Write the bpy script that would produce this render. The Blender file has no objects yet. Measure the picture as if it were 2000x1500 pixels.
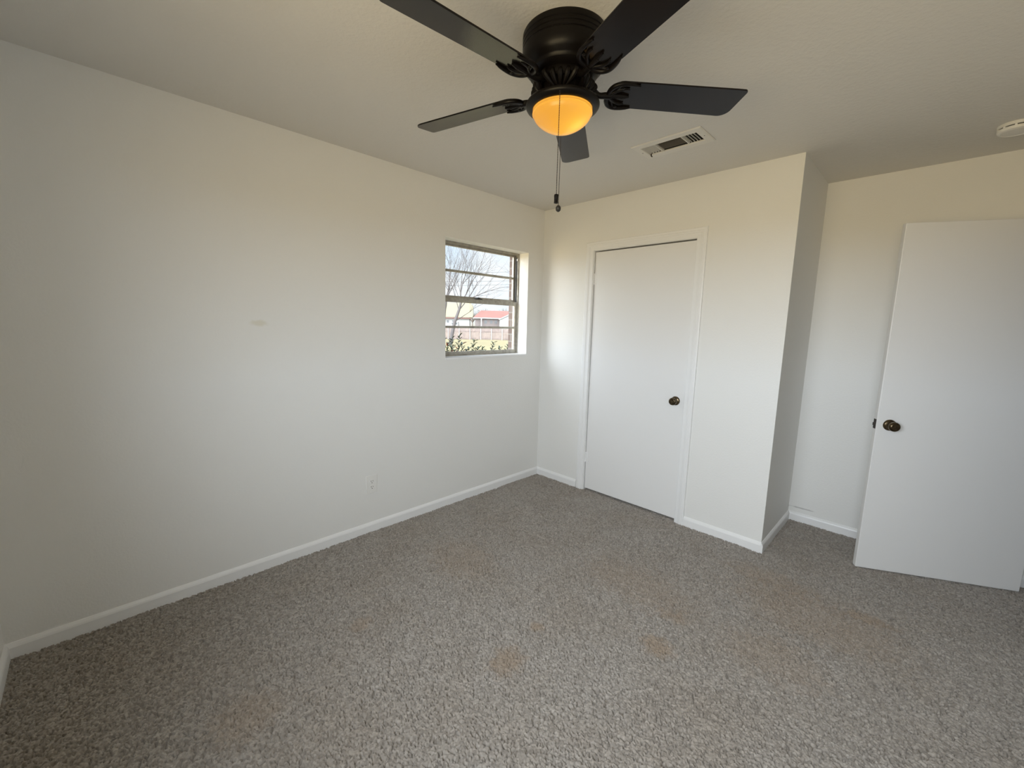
import bpy, bmesh, math, random
import numpy as np
from mathutils import Vector, Matrix

S = bpy.context.scene
COL = S.collection
PI = math.pi

# ------------------------------------------------------------------ camera
CAM = Vector((2.5776, -2.9626, 1.4386))
YAW, PITCH, ROLL, FPX = -0.78225, -0.14318, 0.02258, 817.94


def cam_axes():
    cy, sy, cp, sp = math.cos(YAW), math.sin(YAW), math.cos(PITCH), math.sin(PITCH)
    f = Vector((sy * cp, cy * cp, sp))
    r = Vector((cy, -sy, 0))
    u = r.cross(f)
    c, s = math.cos(ROLL), math.sin(ROLL)
    return c * r + s * u, -s * r + c * u, f


cr, cu, cf = cam_axes()
cd = bpy.data.cameras.new('camera')
cam = bpy.data.objects.new('camera', cd)
COL.objects.link(cam)
m = Matrix((cr, cu, -cf)).transposed().to_4x4()
m.translation = CAM
cam.matrix_world = m
cd.sensor_fit = 'HORIZONTAL'
cd.sensor_width = 36.0
cd.lens = FPX * 36.0 / 2000.0
cd.clip_start = 0.02
cd.clip_end = 1000
S.camera = cam

# ------------------------------------------------------------------ view + world
S.view_settings.view_transform = 'Standard'
S.view_settings.look = 'None'
S.view_settings.gamma = 1.0
S.view_settings.use_curve_mapping = False
S.view_settings.exposure = 0.0
S.cycles.max_bounces = 14
S.cycles.diffuse_bounces = 8
S.cycles.transparent_max_bounces = 12
S.cycles.sample_clamp_indirect = 6.0
S.cycles.use_denoising = True

SKY_SOUTH = 18.0      # bright thin cloud around the hidden sun, south of the house
SKY_NORTH = 1.15      # clear winter sky on the far side
GROUND_SOUTH = (9.6, 7.5, 4.3)
GROUND_NORTH = (0.9, 0.75, 0.45)

W = bpy.data.worlds.new('world')
S.world = W
W.use_nodes = True
nt = W.node_tree
nt.nodes.clear()


def N(tree, kind, **kw):
    n = tree.nodes.new(kind)
    for k, v in kw.items():
        if k == 'inp':
            for i, x in v.items():
                n.inputs[i].default_value = x
        else:
            setattr(n, k, v)
    return n


def L(tree, a, ao, b, bi):
    tree.links.new(a.outputs[ao], b.inputs[bi])


tc = N(nt, 'ShaderNodeTexCoord')
sp = N(nt, 'ShaderNodeSeparateXYZ')
L(nt, tc, 'Generated', sp, 0)
sdot = N(nt, 'ShaderNodeVectorMath', operation='DOT_PRODUCT')
L(nt, tc, 'Generated', sdot, 0)
sdot.inputs[1].default_value = Vector((0.37, -0.86, 0.27)).normalized()
south = N(nt, 'ShaderNodeMapRange', interpolation_type='SMOOTHSTEP', inp={1: 0.0, 2: 0.95, 3: 0.0, 4: 1.0})
L(nt, sdot, 'Value', south, 0)
elev = N(nt, 'ShaderNodeMapRange', interpolation_type='SMOOTHSTEP', inp={1: 0.0, 2: 0.45, 3: 0.0, 4: 1.0})
L(nt, sp, 'Z', elev, 0)
skyn = N(nt, 'ShaderNodeMix', data_type='RGBA')
L(nt, elev, 0, skyn, 0)
skyn.inputs[6].default_value = (0.90, 0.99, 1.08, 1)
skyn.inputs[7].default_value = (0.42, 0.68, 1.05, 1)
cl = N(nt, 'ShaderNodeTexNoise', inp={'Scale': 5.0, 'Detail': 6.0, 'Roughness': 0.6})
L(nt, tc, 'Generated', cl, 'Vector')
clm = N(nt, 'ShaderNodeMapRange', inp={1: 0.45, 2: 0.62, 3: 0.0, 4: 0.85})
L(nt, cl, 0, clm, 0)
skyc = N(nt, 'ShaderNodeMix', data_type='RGBA')
L(nt, clm, 0, skyc, 0)
L(nt, skyn, 2, skyc, 6)
skyc.inputs[7].default_value = (0.99, 1.0, 1.03, 1)
skyg = N(nt, 'ShaderNodeMix', data_type='RGBA')
L(nt, south, 0, skyg, 0)
nmul = N(nt, 'ShaderNodeVectorMath', operation='SCALE', inp={3: SKY_NORTH})
L(nt, skyc, 2, nmul, 0)
L(nt, nmul, 0, skyg, 6)
skyg.inputs[7].default_value = (SKY_SOUTH * 0.92, SKY_SOUTH * 0.98, SKY_SOUTH * 1.07, 1)
grd = N(nt, 'ShaderNodeMix', data_type='RGBA')
L(nt, south, 0, grd, 0)
grd.inputs[6].default_value = (*GROUND_NORTH, 1)
grd.inputs[7].default_value = (*GROUND_SOUTH, 1)
hz = N(nt, 'ShaderNodeMapRange', inp={1: -0.03, 2: 0.01, 3: 0.0, 4: 1.0})
L(nt, sp, 'Z', hz, 0)
allc = N(nt, 'ShaderNodeMix', data_type='RGBA')
L(nt, hz, 0, allc, 0)
L(nt, grd, 2, allc, 6)
L(nt, skyg, 2, allc, 7)
bg = N(nt, 'ShaderNodeBackground')
L(nt, allc, 2, bg, 0)
wo = N(nt, 'ShaderNodeOutputWorld')
L(nt, bg, 0, wo, 0)

# room measures
H = 2.44
CW = 1.946          # closet front width (x)
AY = 0.714          # alcove depth (y)
RX = 3.13           # right wall
FY = -3.325         # wall behind the camera
WY0, WY1, WZ0, WZ1 = -1.086, -0.198, 1.168, 2.053   # side window opening
BX0, BX1, BZ0, BZ1 = 1.45, 3.00, 1.05, 2.10         # window behind the camera

# daylight portals in the two window openings (guide the sampling of the sky only)


def portal(name, loc, rot, sx, sy):
    ld = bpy.data.lights.new(name, 'AREA')
    ld.shape = 'RECTANGLE'
    ld.size, ld.size_y = sx, sy
    ld.cycles.is_portal = True
    o = bpy.data.objects.new(name, ld)
    o.location = loc
    o.rotation_euler = rot
    COL.objects.link(o)


portal('daylight_portal', ((BX0 + BX1) / 2, FY - 0.16, (BZ0 + BZ1) / 2), (PI / 2, 0, 0), BX1 - BX0, BZ1 - BZ0)
portal('daylight_portal', (-0.19, (WY0 + WY1) / 2, (WZ0 + WZ1) / 2), (PI / 2, 0, -PI / 2), WY1 - WY0, WZ1 - WZ0)

# ------------------------------------------------------------------ materials


def mat(name, col, rough=0.6, metal=0.0, spec=0.5, bump=None, coat=0.0, var=None):
    """bump = (scale, strength, detail); var = (scale, second colour, lo, hi)"""
    M = bpy.data.materials.new(name)
    M.use_nodes = True
    t = M.node_tree
    b = t.nodes['Principled BSDF']
    b.inputs['Base Color'].default_value = (*col, 1)
    b.inputs['Roughness'].default_value = rough
    b.inputs['Metallic'].default_value = metal
    b.inputs['Specular IOR Level'].default_value = spec
    b.inputs['Coat Weight'].default_value = coat
    c = N(t, 'ShaderNodeTexCoord')
    if bump:
        n = N(t, 'ShaderNodeTexNoise', inp={'Scale': bump[0], 'Detail': bump[2], 'Roughness': 0.55})
        L(t, c, 'Object', n, 'Vector')
        bp = N(t, 'ShaderNodeBump', inp={'Strength': bump[1], 'Distance': 0.004})
        L(t, n, 0, bp, 'Height')
        L(t, bp, 0, b, 'Normal')
    if var:
        n = N(t, 'ShaderNodeTexNoise', inp={'Scale': var[0], 'Detail': 4.0})
        L(t, c, 'Object', n, 'Vector')
        r = N(t, 'ShaderNodeMapRange', inp={1: var[2], 2: var[3]})
        L(t, n, 0, r, 0)
        x = N(t, 'ShaderNodeMix', data_type='RGBA')
        L(t, r, 0, x, 0)
        x.inputs[6].default_value = (*col, 1)
        x.inputs[7].default_value = (*var[1], 1)
        L(t, x, 2, b, 'Base Color')
    return M


def smudge(M, spots):
    """Worn marks with a shape of their own: (centre, radii, colour, amount) in room coordinates."""
    t = M.node_tree
    b = t.nodes['Principled BSDF']
    c = N(t, 'ShaderNodeTexCoord')
    base = b.inputs['Base Color']
    if base.is_linked:
        prev = base.links[0].from_socket
    else:
        rgb = N(t, 'ShaderNodeRGB')
        rgb.outputs[0].default_value = base.default_value
        prev = rgb.outputs[0]
    nz = N(t, 'ShaderNodeTexNoise', inp={'Scale': 28.0, 'Detail': 5.0})
    L(t, c, 'Object', nz, 'Vector')
    for cen, rad, col, amt in spots:
        sub = N(t, 'ShaderNodeVectorMath', operation='SUBTRACT')
        L(t, c, 'Object', sub, 0)
        sub.inputs[1].default_value = cen
        div = N(t, 'ShaderNodeVectorMath', operation='DIVIDE')
        L(t, sub, 0, div, 0)
        div.inputs[1].default_value = rad
        ln = N(t, 'ShaderNodeVectorMath', operation='LENGTH')
        L(t, div, 0, ln, 0)
        add = N(t, 'ShaderNodeMath', operation='ADD')
        L(t, ln, 'Value', add, 0)
        sc = N(t, 'ShaderNodeMath', operation='MULTIPLY', inp={1: 1.3})
        L(t, nz, 0, sc, 0)
        L(t, sc, 0, add, 1)
        mr = N(t, 'ShaderNodeMapRange', interpolation_type='SMOOTHSTEP', inp={1: 1.0, 2: 1.75, 3: amt, 4: 0.0})
        L(t, add, 0, mr, 0)
        mx = N(t, 'ShaderNodeMix', data_type='RGBA')
        L(t, mr, 0, mx, 0)
        t.links.new(prev, mx.inputs[6])
        mx.inputs[7].default_value = (*col, 1)
        prev = mx.outputs[2]
    t.links.new(prev, base)


M_wall = mat('wall_paint', (0.80, 0.795, 0.77), 0.55, bump=(95, 0.22, 3))
smudge(M_wall, [((0.0, -2.315, 1.41), (0.2, 0.05, 0.02), (0.66, 0.63, 0.5), 0.55),
                ((2.03, 0.714, 0.11), (0.09, 0.2, 0.007), (0.35, 0.34, 0.33), 0.6)])
M_ceil = mat('ceiling_paint', (0.72, 0.70, 0.66), 0.75, bump=(60, 0.45, 4))
M_trim = mat('trim_paint', (0.84, 0.84, 0.835), 0.35)
M_door = mat('door_paint', (0.80, 0.795, 0.785), 0.42, bump=(40, 0.06, 2))
M_plastic = mat('white_plastic', (0.80, 0.79, 0.76), 0.4)
M_slot = mat('dark_slot', (0.02, 0.02, 0.02), 0.7)
M_brass = mat('antique_brass', (0.15, 0.115, 0.07), 0.30, metal=1.0, var=(60, (0.07, 0.05, 0.03), 0.35, 0.7))
M_steel = mat('dark_steel', (0.045, 0.038, 0.034), 0.45, metal=0.6)
M_alum = mat('window_aluminium', (0.42, 0.40, 0.35), 0.45, metal=0.55, var=(30, (0.30, 0.28, 0.24), 0.4, 0.7))
M_alumlight = mat('window_aluminium_light', (0.62, 0.60, 0.55), 0.45, metal=0.3)
M_black = mat('window_latch_black', (0.02, 0.02, 0.02), 0.5)
M_bronze = mat('fan_bronze', (0.005, 0.004, 0.0038), 0.36, metal=0.0, spec=0.16)
M_blade = mat('fan_blade_laminate', (0.006, 0.0048, 0.0045), 0.20, spec=0.27, var=(6, (0.010, 0.007, 0.0055), 0.4, 0.65))
M_vent = mat('vent_enamel', (0.74, 0.72, 0.67), 0.45)
M_duct = mat('duct_dark', (0.012, 0.010, 0.009), 0.8)
M_hall = mat('hall_paint', (0.7, 0.69, 0.66), 0.6)
M_brick = bpy.data.materials.new('brick_veneer')


def brick_material():
    M_brick.use_nodes = True
    t = M_brick.node_tree
    b = t.nodes['Principled BSDF']
    b.inputs['Roughness'].default_value = 0.9
    c = N(t, 'ShaderNodeTexCoord')
    sx_ = N(t, 'ShaderNodeSeparateXYZ')
    L(t, c, 'Object', sx_, 0)
    ad_ = N(t, 'ShaderNodeMath', operation='ADD')
    L(t, sx_, 0, ad_, 0)
    L(t, sx_, 1, ad_, 1)
    mp = N(t, 'ShaderNodeCombineXYZ')
    L(t, ad_, 0, mp, 0)
    L(t, sx_, 2, mp, 1)
    br = N(t, 'ShaderNodeTexBrick', inp={'Scale': 1.0, 'Brick Width': 0.2, 'Row Height': 0.067, 'Mortar Size': 0.006})
    br.inputs['Color1'].default_value = (0.125, 0.090, 0.076, 1)
    br.inputs['Color2'].default_value = (0.090, 0.062, 0.054, 1)
    br.inputs['Mortar'].default_value = (0.16, 0.15, 0.14, 1)
    L(t, mp, 0, br, 'Vector')
    L(t, br, 0, b, 'Base Color')


brick_material()


def glass_material():
    M = bpy.data.materials.new('window_glass')
    M.use_nodes = True
    t = M.node_tree
    t.nodes.clear()
    o = N(t, 'ShaderNodeOutputMaterial')
    tr = N(t, 'ShaderNodeBsdfTransparent', inp={0: (0.96, 0.97, 0.965, 1)})
    gl = N(t, 'ShaderNodeBsdfGlossy', inp={'Roughness': 0.02})
    fr = N(t, 'ShaderNodeFresnel', inp={0: 1.45})
    mx = N(t, 'ShaderNodeMixShader')
    ge = N(t, 'ShaderNodeNewGeometry')
    front = N(t, 'ShaderNodeMath', operation='SUBTRACT', inp={0: 1.0})
    L(t, ge, 'Backfacing', front, 1)
    fac = N(t, 'ShaderNodeMath', operation='MULTIPLY')
    L(t, fr, 0, fac, 0)
    L(t, front, 0, fac, 1)
    L(t, fac, 0, mx, 0)
    L(t, tr, 0, mx, 1)
    L(t, gl, 0, mx, 2)
    L(t, mx, 0, o, 0)
    return M


M_glass = glass_material()


def carpet_material():
    M = bpy.data.materials.new('carpet_pile')
    M.use_nodes = True
    t = M.node_tree
    b = t.nodes['Principled BSDF']
    b.inputs['Roughness'].default_value = 0.95
    b.inputs['Specular IOR Level'].default_value = 0.1
    b.inputs['Sheen Weight'].default_value = 0.25
    b.inputs['Sheen Roughness'].default_value = 0.6
    at = N(t, 'ShaderNodeAttribute', attribute_name='yarn')
    ramp = N(t, 'ShaderNodeMix', data_type='RGBA')
    L(t, at, 'Fac', ramp, 0)
    ramp.inputs[6].default_value = (0.228, 0.203, 0.176, 1)
    ramp.inputs[7].default_value = (0.405, 0.371, 0.332, 1)
    c = N(t, 'ShaderNodeTexCoord')
    n = N(t, 'ShaderNodeTexNoise', inp={'Scale': 2.6, 'Detail': 5.0, 'Roughness': 0.6})
    L(t, c, 'Object', n, 'Vector')
    mr = N(t, 'ShaderNodeMapRange', inp={1: 0.42, 2: 0.68, 3: 0.0, 4: 0.35})
    L(t, n, 0, mr, 0)
    mx = N(t, 'ShaderNodeMix', data_type='RGBA', blend_type='MULTIPLY')
    L(t, mr, 0, mx, 0)
    L(t, ramp, 2, mx, 6)
    mx.inputs[7].default_value = (0.80, 0.72, 0.62, 1)  # soft darker patches: shading of the leaning pile, put into the colour
    L(t, mx, 2, b, 'Base Color')
    tan = (0.30, 0.222, 0.150)
    spots = []
    for (x, y, rx, ry, a) in CARPET_SPOTS:
        spots.append(((x, y, 0), (rx, ry, 5.0), tan, a))
    smudge(M, spots)
    return M


# tan stains on the carpet: x, y, radii, amount
CARPET_SPOTS = [(1.444, -1.815, 0.085, 0.105, 0.60), (1.395, -1.568, 0.04, 0.04, 0.6), (1.856, -1.265, 0.09, 0.08, 0.65), (1.82, -1.015, 0.09, 0.06, 0.45),
                (2.521, -0.309, 0.12, 0.06, 0.5), (1.549, -0.907, 0.40, 0.22, 0.32), (0.806, -2.166, 0.05, 0.07, 0.4), (0.677, -1.463, 0.30, 0.22, 0.3),
                (2.323, -0.50, 0.45, 0.26, 0.35), (0.969, -2.681, 0.14, 0.13, 0.35), (2.061, -0.288, 0.28, 0.13, 0.35), (2.25, -0.95, 0.25, 0.2, 0.3)]
M_carpet = carpet_material()

# ------------------------------------------------------------------ mesh helpers


class MB:
    def __init__(self):
        self.v, self.f = [], []

    def add(self, vs, fs):
        o = len(self.v)
        self.v += [tuple(p) for p in vs]
        self.f += [tuple(i + o for i in f) for f in fs]
        return self

    def box(self, x0, x1, y0, y1, z0, z1, M=None):
        p = [(x, y, z) for z in (z0, z1) for y in (y0, y1) for x in (x0, x1)]
        if M is not None:
            p = [M @ Vector(q) for q in p]
        return self.add(p, [(0, 2, 3, 1), (4, 5, 7, 6), (0, 1, 5, 4), (2, 6, 7, 3), (0, 4, 6, 2), (1, 3, 7, 5)])

    def lathe(self, prof, n=48, M=None, cap=True):
        """prof: list of (r, z); revolved about z."""
        vs, fs = [], []
        for r, z in prof:
            for k in range(n):
                a = 2 * PI * k / n
                vs.append(Vector((r * math.cos(a), r * math.sin(a), z)))
        for i in range(len(prof) - 1):
            for k in range(n):
                k2 = (k + 1) % n
                fs.append((i * n + k, i * n + k2, (i + 1) * n + k2, (i + 1) * n + k))
        if cap:
            if prof[0][0] > 1e-6:
                fs.append(tuple(range(n - 1, -1, -1)))
            if prof[-1][0] > 1e-6:
                fs.append(tuple((len(prof) - 1) * n + k for k in range(n)))
        if M is not None:
            vs = [M @ p for p in vs]
        return self.add(vs, fs)

    def tube(self, pts, rad, n=8, cap=True):
        pts = [Vector(p) for p in pts]
        if not isinstance(rad, (list, tuple)):
            rad = [rad] * len(pts)
        vs, fs = [], []
        up = None
        for i, p in enumerate(pts):
            d = (pts[min(i + 1, len(pts) - 1)] - pts[max(i - 1, 0)]).normalized()
            if up is None:
                up = Vector((0, 0, 1)) if abs(d.z) < 0.9 else Vector((1, 0, 0))
            s = d.cross(up).normalized()
            up = s.cross(d).normalized()
            for k in range(n):
                a = 2 * PI * k / n
                vs.append(p + (s * math.cos(a) + up * math.sin(a)) * rad[i])
        for i in range(len(pts) - 1):
            for k in range(n):
                k2 = (k + 1) % n
                fs.append((i * n + k, i * n + k2, (i + 1) * n + k2, (i + 1) * n + k))
        if cap:
            fs.append(tuple(range(n - 1, -1, -1)))
            fs.append(tuple((len(pts) - 1) * n + k for k in range(n)))
        return self.add(vs, fs)

    def prism(self, poly, z0, z1, M=None):
        n = len(poly)
        vs = [Vector((x, y, z0)) for x, y in poly] + [Vector((x, y, z1)) for x, y in poly]
        if M is not None:
            vs = [M @ p for p in vs]
        fs = [tuple(range(n - 1, -1, -1)), tuple(range(n, 2 * n))]
        fs += [(i, (i + 1) % n, n + (i + 1) % n, n + i) for i in range(n)]
        return self.add(vs, fs)

    def sphere(self, c, r, n=12, sz=1.0):
        prof = [(r * math.sin(PI * i / n), -r * sz * math.cos(PI * i / n)) for i in range(n + 1)]
        prof[0] = (1e-5, -r * sz)
        prof[-1] = (1e-5, r * sz)
        return self.lathe(prof, max(n, 10), Matrix.Translation(c), cap=False)

    def build(self, name, material, parent=None, smooth=None, bevel=None):
        me = bpy.data.meshes.new(name)
        me.from_pydata(self.v, [], self.f)
        bm = bmesh.new()
        bm.from_mesh(me)
        bmesh.ops.recalc_face_normals(bm, faces=bm.faces)
        bm.to_mesh(me)
        bm.free()
        me.materials.append(material)
        if smooth is not None:
            me.shade_smooth()
            me.set_sharp_from_angle(angle=math.radians(smooth))
        o = bpy.data.objects.new(name, me)
        COL.objects.link(o)
        if parent is not None:
            o.parent = parent
        if bevel:
            b = o.modifiers.new('bevel', 'BEVEL')
            b.width = bevel
            b.segments = 2
            b.limit_method = 'ANGLE'
        return o


def tag(o, label=None, cat=None, kind=None, group=None):
    if label:
        o['label'] = label
    if cat:
        o['category'] = cat
    if kind:
        o['kind'] = kind
    if group:
        o['group'] = group
    return o


def empty(name, loc=(0, 0, 0), rz=0.0):
    o = bpy.data.objects.new(name, None)
    o.location = loc
    o.rotation_euler = (0, 0, rz)
    o.empty_display_size = 0.1
    COL.objects.link(o)
    return o


def holed(axis, u0, u1, v0, v1, w0, w1, holes, mb=None):
    """Slab spanning (u,v) with rectangular holes; axis = thickness axis."""
    mb = mb or MB()
    us = sorted({u0, u1, *[h[0] for h in holes], *[h[1] for h in holes]})
    vs = sorted({v0, v1, *[h[2] for h in holes], *[h[3] for h in holes]})
    for i in range(len(us) - 1):
        for j in range(len(vs) - 1):
            cu_, cv_ = (us[i] + us[i + 1]) / 2, (vs[j] + vs[j + 1]) / 2
            if any(h[0] < cu_ < h[1] and h[2] < cv_ < h[3] for h in holes):
                continue
            a = (us[i], us[i + 1], vs[j], vs[j + 1])
            if axis == 'x':
                mb.box(w0, w1, *a)
            elif axis == 'y':
                mb.box(a[0], a[1], w0, w1, a[2], a[3])
            else:
                mb.box(*a, w0, w1)
    return mb


def structure(o, label, cat):
    return tag(o, label, cat, 'structure')


# ------------------------------------------------------------------ room shell
VX0, VX1, VY0, VY1 = 1.243, 1.631, -0.712, -0.500       # ceiling vent frame
vh = (VX0 + 0.040, VX1 - 0.040, VY0 + 0.047, VY1 - 0.047)
structure(holed('z', -0.3, 4.4, FY - 0.2, AY + 0.2, H, H + 0.12, [vh]).build('ceiling', M_ceil),
          'flat white textured ceiling above the bedroom', 'ceiling')
structure(holed('x', FY - 0.17, AY + 0.1, -0.6, H + 0.1, -0.17, 0, [(WY0, WY1, WZ0, WZ1)]).build('wall_left', M_wall),
          'long white wall on the left holding the small window', 'wall')
DX0, DX1, DZ = 0.545, 1.374, 2.041
structure(holed('y', -0.02, CW, -0.02, H, 0.0, 0.11, [(DX0, DX1, -1, DZ)]).build('wall_back', M_wall),
          'white closet wall around the closed closet door', 'wall')
structure(MB().box(CW - 0.11, CW, 0.11, AY, -0.02, H).build('wall_closet_side', M_wall),
          'narrow shaded white wall where the closet box turns into the entry nook', 'wall')
structure(MB().box(-0.1, 4.3, AY, AY + 0.12, -0.02, H).build('wall_nook', M_wall),
          'white wall at the back of the entry nook behind the open door', 'wall')
EY0, EY1 = -0.19, 0.612
structure(holed('x', FY - 0.1, AY, -0.02, H, RX, RX + 0.11, [(EY0, EY1, -1, 2.05)]).build('wall_right', M_wall),
          'white wall on the right holding the entry doorway', 'wall')
structure(holed('y', -0.1, RX + 0.1, -0.02, H, FY - 0.14, FY, [(BX0, BX1, BZ0, BZ1)]).build('wall_front', M_wall),
          'white wall behind the camera holding the larger window', 'wall')
mb = MB()
mb.box(4.2, 4.3, -1.6, AY, -0.02, H).box(RX + 0.11, 4.3, -1.7, -1.6, -0.02, H)
structure(mb.build('wall_hall', M_hall), 'hallway walls beyond the open entry door', 'wall')
mb = MB()
holed('x', FY - 0.3, AY + 0.4, -0.6, H + 0.1, -0.27, -0.172, [(WY0 - 0.01, WY1 + 0.035, WZ0 - 0.02, WZ1 + 0.02)], mb)
structure(mb.build('wall_outside', M_brick), 'brick outer face of the wall around the small window', 'wall')


def carpet():
    step = 0.0024
    x0, x1, y0, y1 = -0.01, RX + 0.09, FY - 0.01, AY + 0.01
    nx, ny = int((x1 - x0) / step) + 1, int((y1 - y0) / step) + 1
    X, Y = np.meshgrid(np.linspace(x0, x1, nx), np.linspace(y0, y1, ny))
    rng = np.random.default_rng(7)

    def vnoise(sx, seed):
        r = np.random.default_rng(seed)
        gx, gy = int((x1 - x0) / sx) + 3, int((y1 - y0) / sx) + 3
        g = r.random((gy, gx))
        fx, fy = (X - x0) / sx, (Y - y0) / sx
        ix, iy = fx.astype(int), fy.astype(int)
        tx, ty = fx - ix, fy - iy
        tx, ty = tx * tx * (3 - 2 * tx), ty * ty * (3 - 2 * ty)
        return (g[iy, ix] * (1 - tx) * (1 - ty) + g[iy, ix + 1] * tx * (1 - ty)
                + g[iy + 1, ix] * (1 - tx) * ty + g[iy + 1, ix + 1] * tx * ty)
    # warp so the tufts lean and twist
    Xw = X + 0.007 * (vnoise(0.013, 1) - 0.5)
    Yw = Y + 0.007 * (vnoise(0.013, 2) - 0.5)
    cs = 0.0068
    gx, gy = int((x1 - x0) / cs) + 8, int((y1 - y0) / cs) + 8
    jx, jy = rng.random((gy, gx)), rng.random((gy, gx))
    hx, ang = rng.random((gy, gx)), rng.random((gy, gx)) * PI
    yr = rng.random((gy, gx))
    fx, fy = (Xw - x0) / cs + 3, (Yw - y0) / cs + 3
    ix, iy = fx.astype(int), fy.astype(int)
    best = np.full(X.shape, 9.0)
    cell_h = np.zeros(X.shape)
    cell_y = np.zeros(X.shape)
    for dy in (-1, 0, 1):
        for dx in (-1, 0, 1):
            cx, cy = np.clip(ix + dx, 0, gx - 1), np.clip(iy + dy, 0, gy - 1)
            px, py = fx - (cx + jx[cy, cx]), fy - (cy + jy[cy, cx])
            ca, sa = np.cos(ang[cy, cx]), np.sin(ang[cy, cx])
            u, v = px * ca + py * sa, -px * sa + py * ca
            d = np.sqrt((u * 0.60) ** 2 + (v * 1.45) ** 2)
            w = d < best
            best = np.where(w, d, best)
            cell_h = np.where(w, hx[cy, cx], cell_h)
            cell_y = np.where(w, yr[cy, cx], cell_y)
    best = np.minimum(best, 1.1)
    Z = 0.004 - 0.0085 * best ** 1.8 + 0.003 * cell_h - 0.0075 * (cell_h < 0.28) + 0.004 * (vnoise(0.05, 3) - 0.5) + 0.004 * (vnoise(0.16, 4) - 0.5)
    me = bpy.data.meshes.new('floor')
    n = nx * ny
    co = np.stack([X, Y, Z], -1).reshape(-1).astype(np.float32)
    i = np.arange(n).reshape(ny, nx)
    q = np.stack([i[:-1, :-1], i[:-1, 1:], i[1:, 1:], i[1:, :-1]], -1).reshape(-1).astype(np.int32)
    nf = len(q) // 4
    me.vertices.add(n)
    me.vertices.foreach_set('co', co)
    me.loops.add(len(q))
    me.loops.foreach_set('vertex_index', q)
    me.polygons.add(nf)
    me.polygons.foreach_set('loop_start', np.arange(nf, dtype=np.int32) * 4)
    me.update(calc_edges=True)
    a = me.attributes.new('yarn', 'FLOAT', 'POINT')
    a.data.foreach_set('value', cell_y.reshape(-1).astype(np.float32))
    me.shade_smooth()
    me.materials.append(M_carpet)
    o = bpy.data.objects.new('floor', me)
    COL.objects.link(o)
    return o


structure(carpet(), 'grey beige cut pile carpet with faint tan stains', 'floor')
structure(MB().box(-0.1, 4.3, FY - 0.1, AY + 0.1, -0.12, -0.03).build('floor_slab', M_duct),
          'bare slab under the carpet', 'floor')
structure(MB().box(RX + 0.08, 4.25, -1.65, AY, -0.03, 0.0).build('floor_hall', mat('hall_carpet', (0.3, 0.26, 0.22), 0.95)),
          'hallway carpet beyond the open entry door', 'floor')

BASE = [(0.0, -0.01), (0.0125, -0.01), (0.0125, 0.052), (0.010, 0.060), (0.004, 0.070), (0.0, 0.072)]   # out, up


def baseboard(name, p, q, n, label):
    """Run of moulding from p to q (xy) standing off the wall along n."""
    mb = MB()
    p, q, n = Vector((*p, 0)), Vector((*q, 0)), Vector((*n, 0))
    k = len(BASE)
    vs = [e + n * o + Vector((0, 0, z)) for e in (p, q) for o, z in BASE]
    mb.add(vs, [(i, (i + 1) % k, k + (i + 1) % k, k + i) for i in range(k)] + [tuple(range(k)), tuple(range(2 * k - 1, k - 1, -1))])
    structure(mb.build(name, M_trim), label, 'baseboard')


CO0, CO1, COZ = 0.47, 1.428, 2.107
baseboard('baseboard_left', (0, FY), (0, 0), (1, 0), 'white baseboard along the long left wall')
baseboard('baseboard_back', (0, 0), (CO0, 0), (0, -1), 'short white baseboard between room corner and closet door')
baseboard('baseboard_closet', (CO1, 0), (CW + 0.0004, 0), (0, -1), 'white baseboard right of the closet door')
baseboard('baseboard_closet_side', (CW, -0.0125), (CW, AY), (1, 0), 'white baseboard on the side of the closet box')
baseboard('baseboard_nook', (CW, AY), (RX, AY), (0, -1), 'white baseboard at the back of the entry nook')
baseboard('baseboard_front', (0, FY), (RX, FY), (0, 1), 'white baseboard under the window behind the camera')
baseboard('baseboard_right', (RX, FY), (RX, EY0 - 0.07), (-1, 0), 'white baseboard on the right wall')

CPROF = [(0.0, 0.0), (0.0, 0.009), (0.006, 0.011), (0.020, 0.0115), (0.030, 0.0135), (0.033, 0.0165), (0.044, 0.0185),
         (0.047, 0.0165), (0.060, 0.0175), (0.066, 0.015), (0.068, 0.0)]


def casing_back(name, x0, x1, zt, y, ny, sc):
    mb = MB()
    for i in range(len(CPROF) - 1):
        rows = []
        for w, t in (CPROF[i], CPROF[i + 1]):
            w *= sc
            rows.append([Vector((x0 - w, y + ny * t, -0.01)), Vector((x0 - w, y + ny * t, zt + w)),
                         Vector((x1 + w, y + ny * t, zt + w)), Vector((x1 + w, y + ny * t, -0.01))])
        for k in range(3):
            mb.add([rows[0][k], rows[0][k + 1], rows[1][k + 1], rows[1][k]], [(0, 1, 2, 3)])
    return mb


mb = casing_back('trim_1', DX0 + 0.0, DX1 - 0.0, DZ, 0.0, -1, 1.0)
# scale the profile so its outer edge meets the measured line
structure(mb.build('trim_1', M_trim, smooth=25), 'white moulded casing around the closet door', 'door trim')
# jamb lining and stop inside the closet opening
mb = MB()
mb.box(DX0 - 0.005, DX0 + 0.004, 0.0, 0.112, -0.01, DZ + 0.004).box(DX1 - 0.004, DX1 + 0.005, 0.0, 0.112, -0.01, DZ + 0.004)
mb.box(DX0, DX1, 0.0, 0.112, DZ - 0.003, DZ + 0.006)
mb.box(DX0 + 0.004, DX0 + 0.016, 0.055, 0.09, -0.01, DZ).box(DX1 - 0.016, DX1 - 0.004, 0.055, 0.09, -0.01, DZ)
structure(mb.build('trim_2', M_trim), 'white jamb lining inside the closet doorway', 'door trim')
# closet interior (dark, closed)
mb = MB()
mb.box(0.0, CW - 0.11, AY - 0.04, AY - 0.01, 0, H)
structure(mb.build('wall_closet_inside', M_wall), 'back wall inside the closet', 'wall')


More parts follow.
